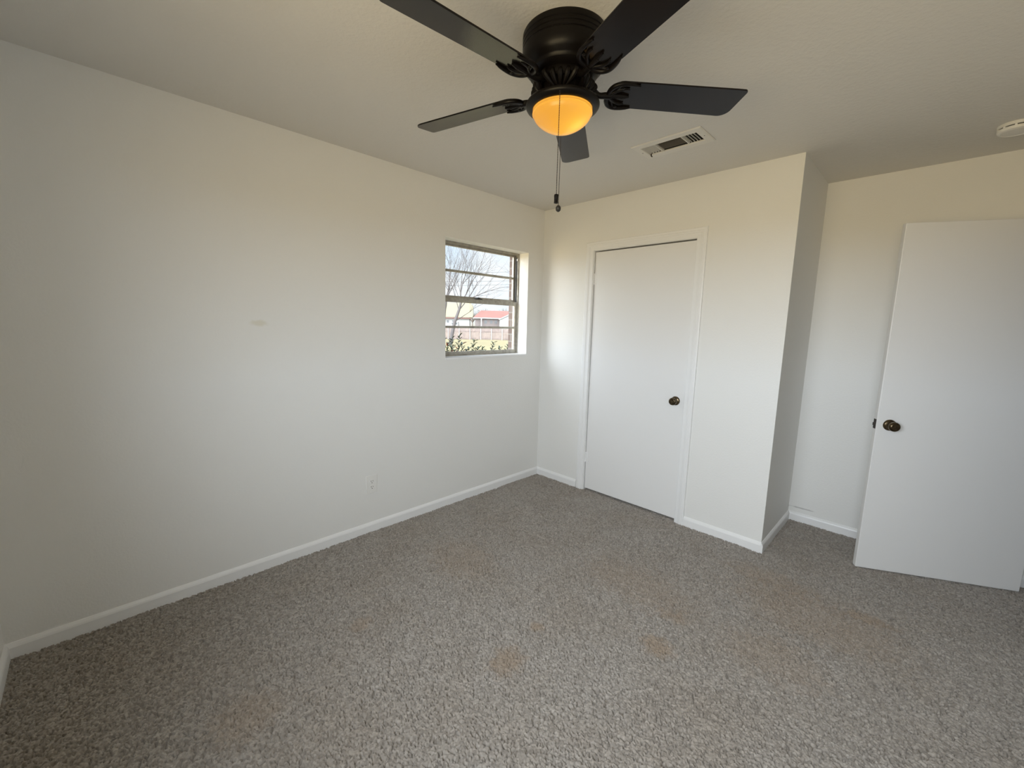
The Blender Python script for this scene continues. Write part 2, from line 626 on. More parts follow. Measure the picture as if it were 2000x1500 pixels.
def knob(parent, Mx, ring=False):
    """Round door knob along +z of Mx."""
    MB().lathe([(0.0005, 0.011), (0.026, 0.010), (0.031, 0.006), (0.033, 0.0), (0.033, -0.001)][::-1], 32, Mx).build('rosette', M_brass, parent, smooth=40)
    kp = [(0.012, 0.004), (0.0125, 0.020), (0.016, 0.026), (0.022, 0.031), (0.0265, 0.038), (0.0275, 0.046), (0.0265, 0.053),
          (0.0235, 0.058), (0.019, 0.060), (0.0175, 0.0585), (0.011, 0.0585), (0.010, 0.0600), (0.004, 0.0605), (0.0005, 0.0605)]
    return MB().lathe(kp, 32, Mx).build('knob', M_brass, parent, smooth=40)


def hinge(parent, x, y, z, h=0.089, leaf=1, Mx=None, material=None):
    mb = MB()
    T = Mx or Matrix.Identity(4)
    g = h / 5
    for i in range(5):
        mb.lathe([(0.0055, z - h / 2 + i * g + 0.0006), (0.0062, z - h / 2 + i * g + 0.002), (0.0062, z - h / 2 + (i + 1) * g - 0.002),
                  (0.0055, z - h / 2 + (i + 1) * g - 0.0006)], 12, T @ Matrix.Translation((x, y, 0)))
    mb.box(x, x + leaf * 0.020, y + 0.002, y + 0.0055, z - h / 2, z + h / 2, T)
    return mb.build('hinge', material or M_trim, parent, smooth=40)


# closet door
d1 = empty('door_1', (0, 0, 0))
structure(d1, 'closed flat white closet door with round brass knob', 'door')
PY = 0.010
MB().box(DX0 + 0.010, DX1 - 0.0065, PY, PY + 0.035, 0.022, DZ - 0.0125).build('door_panel', M_door, d1, bevel=0.0015)
knob(d1, Matrix.Translation((1.305, PY, 0.909)) @ Matrix.Rotation(PI / 2, 4, 'X'))
hinge(d1, DX0 + 0.0075, PY - 0.004, 1.816)
hinge(d1, DX0 + 0.0075, PY - 0.004, 0.30)
MB().box(DX1 - 0.0078, DX1 - 0.0045, PY - 0.001, PY + 0.03, 0.86, 0.955).build('latch_plate', M_steel, d1)

# entry door, swung open into the nook
LX, LY, HX, HY = 2.403, 0.239, 3.087, 0.606
d2 = empty('door_2', (LX, LY, 0), math.atan2(HY - LY, HX - LX))
structure(d2, 'open flat white entry door swung back into the nook', 'door')
DWD = math.hypot(HX - LX, HY - LY)
MB().box(0.0, DWD, 0.0, 0.035, 0.010, 2.031).build('door_panel', M_door, d2, bevel=0.003)
knob(d2, Matrix.Translation((0.064, 0.0, 0.905)) @ Matrix.Rotation(PI / 2, 4, 'X'))
knob(d2, Matrix.Translation((0.064, 0.035, 0.905)) @ Matrix.Rotation(-PI / 2, 4, 'X'))
MB().box(-0.0012, 0.002, 0.0055, 0.0305, 0.877, 0.933).build('latch_plate', M_steel, d2)
MB().prism([(0.0, 0.0), (-0.012, 0.003), (-0.012, 0.006), (0.0, 0.015)], 0.897, 0.913, Matrix.Translation((0, 0.010, 0))).build('latch_bolt', M_steel, d2)
for hzv in (0.25, 1.02, 1.82):
    hinge(d2, DWD + 0.006, 0.038, hzv, leaf=-1)

# entry doorway jamb and casing (right wall)
mb = MB()
mb.box(RX - 0.003, RX + 0.113, EY1 - 0.012, EY1 + 0.004, -0.01, 2.05).box(RX - 0.003, RX + 0.113, EY0 - 0.004, EY0 + 0.012, -0.01, 2.05)
mb.box(RX - 0.003, RX + 0.113, EY0, EY1, 2.04, 2.055)
for e in (EY0 - 0.066, EY1):
    mb.box(RX - 0.017, RX, e, e + 0.066, -0.01, 2.11)
mb.box(RX - 0.017, RX, EY0 - 0.066, EY1 + 0.066, 2.045, 2.11)
structure(mb.build('trim_3', M_trim, bevel=0.003), 'white casing and jamb of the entry doorway', 'door trim')

# ------------------------------------------------------------------ side window
w1 = empty('window_1', (0, 0, 0))
structure(w1, 'small aluminium sash window with four stacked panes in the left wall', 'window')


def rect_frame(mb, x0, x1, ya, yb, za, zb, sw, bw, tw):
    """rectangle frame in the yz plane: stile width, bottom width, top width"""
    mb.box(x0, x1, ya, ya + sw, za, zb).box(x0, x1, yb - sw, yb, za, zb)
    mb.box(x0, x1, ya + sw, yb - sw, za, za + bw).box(x0, x1, ya + sw, yb - sw, zb - tw, zb)
    return mb


a, b_ = WY0, WY1
rect_frame(MB(), -0.172, -0.112, a, b_, WZ0, WZ1, 0.014, 0.012, 0.014).build('frame', M_alum, w1, bevel=0.001)
# dark sliding track beside the upper sash
MB().box(-0.134, -0.124, b_ - 0.022, b_ - 0.014, 1.60, WZ1 - 0.03).build('sash_track', M_black, w1)
MB().box(-0.130, -0.114, b_ - 0.020, b_ - 0.0138, WZ1 - 0.062, WZ1 - 0.045).build('frame_clip', M_alumlight, w1)
us = rect_frame(MB(), -0.166, -0.146, a + 0.014, b_ - 0.020, 1.622, WZ1 - 0.012, 0.016, 0.026, 0.016)
us.box(-0.164, -0.148, a + 0.03, b_ - 0.036, 1.831, 1.849)
us = us.build('upper_sash', M_alum, w1, bevel=0.001)
MB().box(-0.157, -0.153, a + 0.028, b_ - 0.034, 1.646, 1.833).build('pane', M_glass, us)
MB().box(-0.157, -0.153, a + 0.028, b_ - 0.034, 1.847, WZ1 - 0.026).build('pane', M_glass, us)
ls = rect_frame(MB(), -0.140, -0.120, a + 0.014, b_ - 0.014, 1.180, 1.630, 0.024, 0.026, 0.034)
ls.box(-0.138, -0.122, a + 0.038, b_ - 0.038, 1.393, 1.411)
ls = ls.build('lower_sash', M_alum, w1, bevel=0.001)
MB().box(-0.132, -0.128, a + 0.036, b_ - 0.036, 1.204, 1.395).build('pane', M_glass, ls)
MB().box(-0.132, -0.128, a + 0.036, b_ - 0.036, 1.409, 1.598).build('pane', M_glass, ls)
MB().prism([(-0.045, 0), (0.04, 0), (0.032, 0.008), (0.012, 0.011), (0.006, 0.017), (-0.012, 0.017), (-0.018, 0.010), (-0.04, 0.006)], -0.010, 0.010,
           Matrix.Translation((-0.127, -0.66, 1.629)) @ Matrix.Rotation(PI / 2, 4, 'Z') @ Matrix.Rotation(PI / 2, 4, 'X')).build('sash_lock', M_black, w1)
structure(MB().box(-0.113, 0.004, WY0 + 0.0005, WY1 - 0.0005, WZ0 - 0.012, WZ0 + 0.004).build('trim_4', M_trim, bevel=0.002),
          'thin white sill board of the small window', 'window sill')

# window behind the camera (lights the room)
w2 = empty('window_2', (0, 0, 0))
structure(w2, 'larger aluminium window behind the camera that lights the room', 'window')


def rect_frame_y(mb, y0, y1, xa, xb, za, zb, w):
    mb.box(xa, xa + w, y0, y1, za, zb).box(xb - w, xb, y0, y1, za, zb)
    mb.box(xa + w, xb - w, y0, y1, za, za + w).box(xa + w, xb - w, y0, y1, zb - w, zb)
    return mb


xm = (BX0 + BX1) / 2
f2 = rect_frame_y(MB(), FY - 0.14, FY - 0.09, BX0, BX1, BZ0, BZ1, 0.025)
f2.box(xm - 0.02, xm + 0.02, FY - 0.13, FY - 0.10, BZ0, BZ1)
f2.build('frame', M_alum, w2)
MB().box(BX0 + 0.02, xm - 0.018, FY - 0.117, FY - 0.113, BZ0 + 0.02, BZ1 - 0.02).build('pane', M_glass, w2)
MB().box(xm + 0.018, BX1 - 0.02, FY - 0.117, FY - 0.113, BZ0 + 0.02, BZ1 - 0.02).build('pane', M_glass, w2)

# ------------------------------------------------------------------ ceiling fan
FX, FYC = 1.5385, -1.6915
fan = empty('ceiling_fan', (FX, FYC, H))
tag(fan, 'black five blade flush mount ceiling fan with glowing amber glass bowl', 'ceiling fan')
ZB = 2.267 - H
MB().lathe([(0.146, 0.0), (0.148, -0.004), (0.148, -0.018), (0.1455, -0.020), (0.1455, -0.023), (0.148, -0.025), (0.148, -0.033), (0.1455, -0.035),
            (0.1455, -0.038), (0.148, -0.040), (0.148, -0.048), (0.1455, -0.050), (0.148, -0.053), (0.1485, -0.075), (0.146, -0.090), (0.138, -0.104),
            (0.127, -0.112), (0.124, -0.116), (0.122, -0.124), (0.112, -0.132), (0.09, -0.136), (0.0, -0.136)], 72,
           ).build('motor_housing', M_bronze, fan, smooth=35)
MB().lathe([(0.0945, -0.134), (0.098, -0.140), (0.098, -0.158), (0.092, -0.164), (0.0, -0.164)], 48).build('flywheel', M_bronze, fan, smooth=35)
sh = MB().lathe([(0.078, -0.160), (0.078, -0.170), (0.073, -0.175), (0.072, -0.192), (0.076, -0.197), (0.078, -0.203)], 48)
# small vertical flutes on the switch housing
for k in range(20):
    an = 2 * PI * k / 20
    sh.tube([(0.073 * math.cos(an), 0.073 * math.sin(an), -0.172), (0.0735 * math.cos(an), 0.0735 * math.sin(an), -0.195)], 0.0028, 6)
sh = sh.build('switch_housing', M_bronze, fan, smooth=35)
MB().lathe([(0.072, -0.196), (0.083, -0.201), (0.100, -0.2055), (0.116, -0.211), (0.127, -0.217), (0.1315, -0.223), (0.1315, -0.2275), (0.128, -0.233), (0.119, -0.2385),
            (0.111, -0.241), (0.1075, -0.240), (0.1075, -0.228), (0.08, -0.220)], 72, cap=False).build('light_pan', M_bronze, fan, smooth=40)


def bowl_material():
    M = bpy.data.materials.new('amber_glass')
    M.use_nodes = True
    t = M.node_tree
    t.nodes.clear()
    o = N(t, 'ShaderNodeOutputMaterial')
    em = N(t, 'ShaderNodeEmission', inp={0: (1.0, 0.42, 0.055, 1), 1: 0.72})
    tr = N(t, 'ShaderNodeBsdfTranslucent', inp={0: (0.95, 0.80, 0.30, 1)})
    gl = N(t, 'ShaderNodeBsdfGlossy', inp={0: (1, 1, 1, 1), 'Roughness': 0.25})
    fr = N(t, 'ShaderNodeFresnel', inp={0: 1.4})
    ad = N(t, 'ShaderNodeAddShader')
    mx = N(t, 'ShaderNodeMixShader')
    L(t, em, 0, ad, 0)
    L(t, tr, 0, ad, 1)
    L(t, fr, 0, mx, 0)
    L(t, ad, 0, mx, 1)
    L(t, gl, 0, mx, 2)
    L(t, mx, 0, o, 0)
    return M


bp = [(0.1065, -0.231), (0.1065, -0.244), (0.1035, -0.2455), (0.1035, -0.2475), (0.1075, -0.2500), (0.1075, -0.2520), (0.1045, -0.2535)]
for i in range(1, 17):
    t_ = i / 16 * PI / 2
    u_ = math.sin(t_)
    bp.append((max(0.0005, 0.1045 * (1 - u_ ** 1.7) ** 0.72), -0.2535 - 0.064 * u_))
MB().lathe(bp, 64, cap=False).build('glass_bowl', bowl_material(), fan, smooth=50)
bl = bpy.data.lights.new('bulb_light', 'POINT')
bl.energy = 0.038
bl.color = (1.0, 0.85, 0.2)
bl.shadow_soft_size = 0.022
blo = bpy.data.objects.new('bulb_light', bl)
blo.parent = fan
blo.location = (0.040, 0.016, -0.268)
COL.objects.link(blo)


def sm(pts, rad, k=5):
    """Catmull-Rom refinement of a path and its radii."""
    P = [Vector(p) for p in pts]
    Rr = list(rad) if isinstance(rad, (list, tuple)) else [rad] * len(P)
    P = [P[0] * 2 - P[1]] + P + [P[-1] * 2 - P[-2]]
    Rr = [Rr[0]] + Rr + [Rr[-1]]
    op, orr = [], []
    for i in range(1, len(P) - 2):
        for j in range(k):
            t = j / k
            f = lambda a, b, c, d: 0.5 * (2 * b + (c - a) * t + (2 * a - 5 * b + 4 * c - d) * t * t + (3 * b - a - 3 * c + d) * t ** 3)
            op.append(f(P[i - 1], P[i], P[i + 1], P[i + 2]))
            orr.append(max(0.0008, f(Rr[i - 1], Rr[i], Rr[i + 1], Rr[i + 2])))
    return op + [P[-2]], orr + [Rr[-2]]


def blade_outline():
    """plan outline: x outward, y ccw; square tip with one rounded corner, rounded root"""
    pts = []
    w0, w1, r0, r1 = 0.062, 0.068, 0.163, 0.662
    # root arc
    for i in range(13):
        a_ = PI / 2 + PI * i / 12
        pts.append((r0 + 0.046 + 0.046 * math.cos(a_), w0 * math.sin(a_)))
    pts.append((0.62, -w1))
    # square (cw) tip corner with a small radius
    for i in range(5):
        a_ = -PI / 2 + PI / 2 * i / 4
        pts.append((r1 - 0.012 + 0.012 * math.cos(a_), -w1 + 0.012 + 0.012 * math.sin(a_)))
    # ccw corner: larger radius
    R_ = 0.040
    for i in range(9):
        a_ = PI / 2 * i / 8
        pts.append((r1 - 0.006 - R_ + R_ * math.cos(a_), w1 - R_ + R_ * math.sin(a_)))
    return pts


def blade_set(ang):
    Mz = Matrix.Rotation(ang, 4, 'Z')
    Mp = Mz @ Matrix.Translation((0, 0, ZB)) @ Matrix.Rotation(math.radians(-11.3), 4, 'X')
    bl_ = MB().prism(blade_outline(), 0.0, 0.0055, Mp).build('blade', M_blade, fan, bevel=0.0012)
    # bracket: arm from the flywheel, crescent of scrolls under the blade root
    ir = MB()
    arm = [Mz @ Vector((0.080, 0, -0.150)), Mz @ Vector((0.105, 0, -0.163)), Mz @ Vector((0.130, 0, -0.179)), Mp @ Vector((0.155, 0, -0.006)), Mp @ Vector((0.172, 0, -0.005))]
    ir.tube(*sm(arm, [0.016, 0.013, 0.010, 0.011, 0.012]), 12)
    for s in (-1, 1):
        outer = [(0.163, 0.004), (0.167, 0.028), (0.178, 0.046), (0.198, 0.057), (0.222, 0.059), (0.246, 0.057), (0.266, 0.053)]
        ir.tube(*sm([Mp @ Vector((x, s * y, -0.004)) for x, y in outer], [0.008, 0.0085, 0.0085, 0.008, 0.007, 0.0055, 0.0030]), 10)
        inner = [(0.168, 0.006), (0.184, 0.018), (0.200, 0.030), (0.218, 0.036), (0.234, 0.034)]
        ir.tube(*sm([Mp @ Vector((x, s * y, -0.004)) for x, y in inner], [0.007, 0.006, 0.0055, 0.005, 0.0025]), 10)
        cross = [(0.184, 0.020), (0.192, 0.036), (0.200, 0.053)]
        ir.tube([Mp @ Vector((x, s * y, -0.004)) for x, y in cross], 0.0042, 6)
    ir.tube([Mp @ Vector((x, 0, -0.004)) for x in (0.163, 0.193, 0.218, 0.242)], [0.010, 0.008, 0.009, 0.004], 8)
    for x, y in ((0.218, 0.0), (0.206, 0.045), (0.206, -0.045)):
        ir.lathe([(0.006, 0.0), (0.0055, -0.002), (0.003, -0.0035), (0.0003, -0.004)], 10, Mp @ Matrix.Translation((x, y, -0.009)))
    ir.build('blade_bracket', M_bronze, bl_, smooth=40)


for k in range(5):
    blade_set(math.radians(194.4 - 72 * k))
# leafy ornaments round the switch housing where the brackets meet the hub
for k in range(5):
    an = math.radians(194.4 - 72 * k + 36)
    Mz = Matrix.Rotation(an, 4, 'Z')
    orn = MB()
    for j, s in enumerate((-0.5, -0.25, 0, 0.25, 0.5)):
        orn.tube(*sm([Mz @ Vector((0.094, s * 0.100, -0.148)), Mz @ Vector((0.100, s * 0.105, -0.162)), Mz @ Vector((0.090, s * 0.075, -0.180)), Mz @ Vector((0.076, s * 0.035, -0.196))],
                      [0.006, 0.0095, 0.0075, 0.003]), 8)
    orn.build('hub_leaf', M_bronze, fan, smooth=40)

# pull chains
cdir = Vector((CAM.x - FX, CAM.y - FYC, 0)).normalized()
side = Vector((cdir.y, -cdir.x, 0))


def chain(p, ztop, zend, fob):
    mb = MB()
    mb.tube([(p.x, p.y, ztop), (p.x, p.y, zend)], 0.0006, 5)
    n = int((ztop - zend) / 0.0052)
    for i in range(n):
        mb.lathe([(0.0003, -0.0019), (0.0014, -0.0013), (0.0019, 0), (0.0014, 0.0013), (0.0003, 0.0019)], 6,
                 Matrix.Translation((p.x, p.y, ztop - (i + 0.5) * (ztop - zend) / n)), cap=False)
    c = mb.build('pull_chain', M_steel, fan, smooth=60)
    if fob == 'bell':
        MB().lathe([(0.0005, 0.001), (0.0065, 0.0), (0.0075, -0.004), (0.0068, -0.012), (0.0068, -0.024), (0.0078, -0.028), (0.006, -0.0285), (0.0005, -0.026)], 20,
                   Matrix.Translation((p.x, p.y, zend))).build('fob', M_bronze, c, smooth=40)
    else:
        mb = MB().tube([(p.x, p.y, zend + 0.002), (p.x, p.y, zend - 0.022)], 0.0011, 6)
        mb.sphere((p.x, p.y, zend - 0.034), 0.0105, 14, 1.22)
        mb.build('fob', M_black, c, smooth=60)
    return c


p1 = cdir * 0.1215 + side * 0.010
chain(p1, -0.234, -0.560, 'bell')
MB().lathe([(0.0045, 0.006), (0.005, 0.0), (0.0035, -0.006), (0.001, -0.008)], 12, Matrix.Translation((p1.x, p1.y, -0.232))).build('chain_grommet', M_bronze, fan, smooth=40)
p2 = -cdir * 0.110 + side * 0.002
chain(p2, -0.238, -0.512, 'ball')

# ------------------------------------------------------------------ ceiling vent
vent = empty('air_vent', ((VX0 + VX1) / 2, (VY0 + VY1) / 2, H))
tag(vent, 'white rectangular metal air register with angled louvres in the ceiling', 'air vent')
hx_, hy_ = (VX1 - VX0) / 2, (VY1 - VY0) / 2
ox, oy = hx_ - 0.040, hy_ - 0.047
rings = [(hx_, hy_, 0.0), (hx_, hy_, -0.0035), (hx_ - 0.004, hy_ - 0.004, -0.007), (ox + 0.003, oy + 0.003, -0.007), (ox, oy, -0.004), (ox, oy, 0.0)]
fr_ = MB()
fr_.add([(sx * a_, sy * b2, z_) for a_, b2, z_ in rings for sx, sy in ((-1, -1), (1, -1), (1, 1), (-1, 1))],
        [(i * 4 + k, i * 4 + (k + 1) % 4, ((i + 1) % 6) * 4 + (k + 1) % 4, ((i + 1) % 6) * 4 + k) for i in range(6) for k in range(4)])
fr_.build('frame', M_vent, vent)
dk = MB().box(-ox, ox, -oy, oy, 0.095, 0.10)
dk.box(-ox, -ox + 0.002, -oy, oy, 0.001, 0.095).box(ox - 0.002, ox, -oy, oy, 0.001, 0.095)
dk.box(-ox, ox, -oy, -oy + 0.002, 0.001, 0.095).box(-ox, ox, oy - 0.002, oy, 0.001, 0.095)
dk.build('duct', M_duct, vent)
for s in (-1, 1):
    lv = MB()
    for i in range(5):
        x = s * (0.085 + 0.0160 * i)
        Mx = Matrix.Translation((x, 0, 0.004)) @ Matrix.Rotation(-s * math.radians(24), 4, 'Y')
        lv.box(-0.0008, 0.0008, -oy, oy, -0.0062, 0.0062, Mx)
    lv.box(s * 0.0735 - 0.0018, s * 0.0735 + 0.0018, -oy, oy, -0.006, 0.012)
    lv.build('end_louvre', M_vent, vent)
lv = MB()
for i in range(8):
    y = -oy + 0.036 + i * (2 * oy - 0.046) / 7
    Mx = Matrix.Translation((0, y, 0.006)) @ Matrix.Rotation(math.radians(-52), 4, 'X')
    lv.box(-0.071, 0.071, -0.0006, 0.0006, -0.0055, 0.0055, Mx)
lv.build('centre_louvre', mat('vent_vane_shaded', (0.30, 0.27, 0.23), 0.5, metal=0.3), vent)  # greyer than the frame: dim light on these vanes put into the colour
for s in (-1, 1):
    MB().lathe([(0.0035, 0.0), (0.003, -0.0015), (0.0005, -0.002)], 10, Matrix.Translation((s * (hx_ - 0.02), 0, -0.006))).build('screw', M_steel, vent)
MB().tube([(-ox + 0.004, oy - 0.004, 0.0), (-ox + 0.004, oy - 0.002, -0.012), (-ox + 0.008, oy + 0.003, -0.016)], 0.0035, 8).build('damper_lever', M_steel, vent)

# ------------------------------------------------------------------ smoke detector
sd = empty('smoke_detector', (2.746, 0.270, H))
tag(sd, 'round white smoke detector on the ceiling above the open door', 'smoke detector')
MB().lathe([(0.066, 0.0), (0.067, -0.004), (0.067, -0.014), (0.0635, -0.015)], 56).build('base', M_plastic, sd, smooth=35)
MB().lathe([(0.0600, -0.014), (0.0600, -0.021)], 56, cap=False).build('sensing_gap', M_slot, sd)
cv = MB().lathe([(0.0655, -0.020), (0.0660, -0.024), (0.0635, -0.032), (0.056, -0.037), (0.052, -0.0375), (0.0505, -0.0355), (0.03, -0.0375), (0.0005, -0.039)], 56)
for k in range(10):
    an = 2 * PI * (k + 0.3) / 10
    cv.box(0.0595, 0.0655, -0.004, 0.004, -0.0215, -0.0135, Matrix.Rotation(an, 4, 'Z'))
cv.build('cover', M_plastic, sd, smooth=35)

# ------------------------------------------------------------------ outlet
ol = empty('wall_outlet', (0, -1.699, 0.340))
tag(ol, 'white duplex wall outlet low on the left wall', 'wall outlet')
MB().box(0.0, 0.0055, -0.039, 0.039, -0.062, 0.062).build('cover_plate', M_plastic, ol, bevel=0.002)
for s in (1, -1):
    rc = MB().lathe([(0.0168, 0.0), (0.0168, 0.0024), (0.016, 0.003), (0.0005, 0.003)], 24,
                    Matrix.Translation((0.005, 0, s * 0.0195)) @ Matrix.Rotation(PI / 2, 4, 'Y')).build('receptacle', M_plastic, ol)
    mb = MB()
    for yy, hh in ((-0.0065, 0.0045), (0.0065, 0.0038)):
        mb.box(0.0078, 0.0084, yy - 0.0013, yy + 0.0013, s * 0.0195 + 0.004 - hh, s * 0.0195 + 0.004 + hh)
    mb.lathe([(0.0028, 0.0), (0.0028, 0.0006), (0.0003, 0.0006)], 12, Matrix.Translation((0.0079, 0, s * 0.0195 - 0.0085)) @ Matrix.Rotation(PI / 2, 4, 'Y'))
    mb.build('slots', M_slot, rc)
MB().lathe([(0.0032, 0.0), (0.0028, 0.001), (0.0003, 0.0012)], 12, Matrix.Translation((0.0055, 0, 0)) @ Matrix.Rotation(PI / 2, 4, 'Y')).build('screw', M_plastic, ol)

# ------------------------------------------------------------------ outside, seen through the side window
D0 = Vector((-0.757, 0.653, 0)).normalized()      # straight out towards the back fence
R0 = Vector((D0.y, -D0.x, 0))                     # to the right when looking out
E0 = Vector((CAM.x, CAM.y, 0))


def out(side_m, dist, z=0.0):
    p = E0 + D0 * dist + R0 * side_m
    return Vector((p.x, p.y, z))


def ground_z(dist):
    return -0.42 - 0.36 * max(0.0, dist - 6) / 50


M_grass = mat('dry_grass', (0.185, 0.148, 0.070), 0.95, var=(0.9, (0.150, 0.125, 0.060), 0.4, 0.65), bump=(20, 0.6, 5))
M_fence = mat('weathered_fence_wood', (0.150, 0.114, 0.098), 0.9, var=(2.5, (0.110, 0.084, 0.074), 0.35, 0.7))
M_post = mat('pale_post', (0.19, 0.175, 0.16), 0.8)
M_bark = mat('bare_bark', (0.052, 0.045, 0.043), 0.9)
M_twig = mat('tan_twigs', (0.090, 0.068, 0.050), 0.9)
M_cream = mat('cream_siding', (0.170, 0.150, 0.095), 0.8)
M_white = mat('white_siding', (0.19, 0.185, 0.175), 0.7)
M_red = mat('red_shingles', (0.125, 0.054, 0.042), 0.9, var=(1.2, (0.115, 0.050, 0.040), 0.4, 0.6))
M_tanbrick = mat('tan_brick_wall', (0.095, 0.078, 0.072), 0.9)
M_dark = mat('dark_window_pane', (0.03, 0.033, 0.036), 0.3)
M_leaf = mat('shrub_leaf', (0.017, 0.028, 0.017), 0.55, var=(9, (0.035, 0.048, 0.022), 0.4, 0.65))
M_rleaf = mat('shrub_red_leaf', (0.12, 0.028, 0.016), 0.55)

gb = MB()
ds = [-6, 6, 20, 40, 56, 80, 130, 220]
for i in range(len(ds) - 1):
    pts = [out(-90, ds[i], ground_z(ds[i])), out(90, ds[i], ground_z(ds[i])), out(90, ds[i + 1], ground_z(ds[i + 1])), out(-90, ds[i + 1], ground_z(ds[i + 1]))]
    pts = [Vector((min(p.x, -0.28) if i == 0 else p.x, p.y, p.z)) for p in pts]
    gb.add(pts, [(0, 1, 2, 3)])
structure(gb.build('ground', M_grass), 'dry yellow lawn outside the small window', 'lawn')

# fence
FD = 56.0
gz = ground_z(FD)
fc = empty('wooden_fence', out(0, FD, gz), math.atan2(R0.y, R0.x))
tag(fc, 'weathered brown board fence with pale posts across the back of the lawn', 'fence')
SP = 1.42
for i in range(-4, 8):
    x = i * SP
    bd = MB()
    nb = 10
    for j in range(nb):
        bx = x + (j + 0.06) * SP / nb
        bd.box(bx, bx + SP / nb * 0.9, 0.04, 0.06, 0.04, 1.52 + 0.03 * math.sin(i * 7 + j * 3))
    bd.build('board_panel', M_fence, fc)
    MB().box(x, x + SP, 0.0, 0.04, 1.08, 1.17).build('rail', M_fence, fc)
    MB().box(x, x + SP, 0.0, 0.04, 0.18, 0.27).build('rail', M_fence, fc)
    MB().box(x - 0.055, x + 0.055, -0.06, 0.04, 0.0, 1.62).build('post', M_post, fc)

# trees


def branch(mb, p, d, length, r, depth, rng, up=0.12, spread=0.75, seg=4, split=(2, 3)):
    pts, rad = [p.copy()], [r]
    q, dd = p.copy(), d.normalized()
    for i in range(seg):
        dd = (dd + Vector((rng.gauss(0, 0.10), rng.gauss(0, 0.10), rng.gauss(0, 0.07) + up * 0.25))).normalized()
        q = q + dd * (length / seg)
        pts.append(q.copy())
        rad.append(r * (1 - 0.5 * (i + 1) / seg))
    mb.tube(pts, rad, 5 if r > 0.05 else 3, cap=False)
    if depth <= 0:
        return
    branch(mb, pts[-1], (dd + Vector((rng.gauss(0, 0.15), rng.gauss(0, 0.15), 0.05))).normalized(), length * rng.uniform(0.6, 0.8), rad[-1], depth - 1, rng, up, spread, seg, split)
    for i in range(rng.randint(*split) + (1 if depth > 1 else 0)):
        k = rng.randint(max(1, seg - 3), seg)
        ax = Vector((rng.gauss(0, 1), rng.gauss(0, 1), rng.gauss(0, 0.6)))
        nd = (dd + ax.normalized() * spread * rng.uniform(0.6, 1.2) + Vector((0, 0, up))).normalized()
        branch(mb, pts[k], nd, length * rng.uniform(0.55, 0.8), rad[k] * rng.uniform(0.5, 0.7), depth - 1, rng, up, spread, seg, split)


def tree(name, label, base, limbs, height_r, depth, seed, material, trunk, group=None):
    rng = random.Random(seed)
    t = empty(name, base)
    tag(t, label, 'tree', group=group)
    tm = MB()
    tp = [Vector(x) for x in trunk]
    rr = [height_r * (1 - 0.45 * i / (len(tp) - 1)) for i in range(len(tp))]
    tm.tube(tp, rr, 8)
    tm.build('trunk', material, t, smooth=60)
    cm = MB()
    for (k, sx, dy, dz, ln, r) in limbs:
        d = R0 * sx + D0 * dy + Vector((0, 0, dz))
        branch(cm, tp[k], d, ln, r * 0.8, depth, rng)
    cm.build('branches', material, t, smooth=60)
    return t


def loc(side_m, h):
    v = R0 * side_m
    return (v.x, v.y, h)


TD = 40.0
g40 = ground_z(TD)
# leaning tree whose limbs fan to the right across the upper panes
tree('bare_tree', 'bare leaning tree whose limbs fan up and right across the upper panes', out(-2.85, TD, g40),
     [(3, 0.35, 0.1, 1.0, 3.4, 0.085), (3, 0.75, -0.1, 0.85, 3.2, 0.075), (4, 0.55, 0.2, 1.0, 3.2, 0.075), (4, 1.0, 0.0, 0.55, 3.0, 0.065), (2, 1.0, 0.1, 0.5, 2.2, 0.055),
      (4, 0.05, -0.2, 1.0, 3.2, 0.07), (3, -0.3, 0.2, 1.0, 2.6, 0.06)],
     0.19, 3, 5, M_bark, [loc(0, -0.1), loc(0.15, 1.0), loc(0.42, 2.2), loc(0.78, 3.2), loc(1.0, 4.0)])
tree('bare_tree', 'tall bare tree with thin upright limbs at the left edge of the window view', out(-4.1, TD + 6, ground_z(TD + 6)),
     [(2, 0.3, 0.1, 1.0, 3.4, 0.08), (3, 0.15, 0.0, 1.0, 3.6, 0.075), (3, 0.6, 0.1, 0.9, 3.0, 0.065), (3, -0.3, 0.1, 1.0, 3.0, 0.065), (2, -0.5, -0.1, 0.8, 2.4, 0.05)],
     0.20, 3, 11, M_bark, [loc(0, -0.1), loc(0.1, 1.6), loc(0.2, 3.0), loc(0.35, 4.6)])
tree('bare_tree', 'small bare tree with thin twigs reaching in from the right of the window view', out(4.2, 34, ground_z(34)),
     [(2, -0.5, 0.0, 0.9, 1.9, 0.04), (3, -0.7, 0.2, 0.8, 1.8, 0.035), (3, 0.2, 0.1, 1.0, 1.9, 0.04), (3, -0.2, 0.1, 1.0, 1.8, 0.035)],
     0.10, 2, 23, M_bark, [loc(0, -0.1), loc(-0.05, 1.5), loc(-0.1, 3.0), loc(0.0, 4.6)])

# houses and treeline
HD = 118.0
hg = ground_z(HD)
ang_out = math.atan2(R0.y, R0.x)
h1 = empty('house', out(0, HD, hg), ang_out)
tag(h1, 'low house with red shingle roof and white garage gable beyond the fence', 'house')


def gable_roof(mb, x0, x1, y0, y1, ze, zr, hip0=0.0, hip1=0.0, t=0.18):
    ym = (y0 + y1) / 2
    v = [(x0, y0, ze), (x1, y0, ze), (x1, y1, ze), (x0, y1, ze), (x0 + hip0, ym, zr), (x1 - hip1, ym, zr)]
    w = [(x, y, z - t) for x, y, z in v]
    mb.add(v + w, [(0, 1, 5, 4), (2, 3, 4, 5), (1, 2, 5), (3, 0, 4), (6, 10, 11, 7), (8, 11, 10, 9), (7, 11, 8), (9, 10, 6), (0, 6, 7, 1), (2, 8, 9, 3), (1, 7, 8, 2), (3, 9, 6, 0)])
    return mb


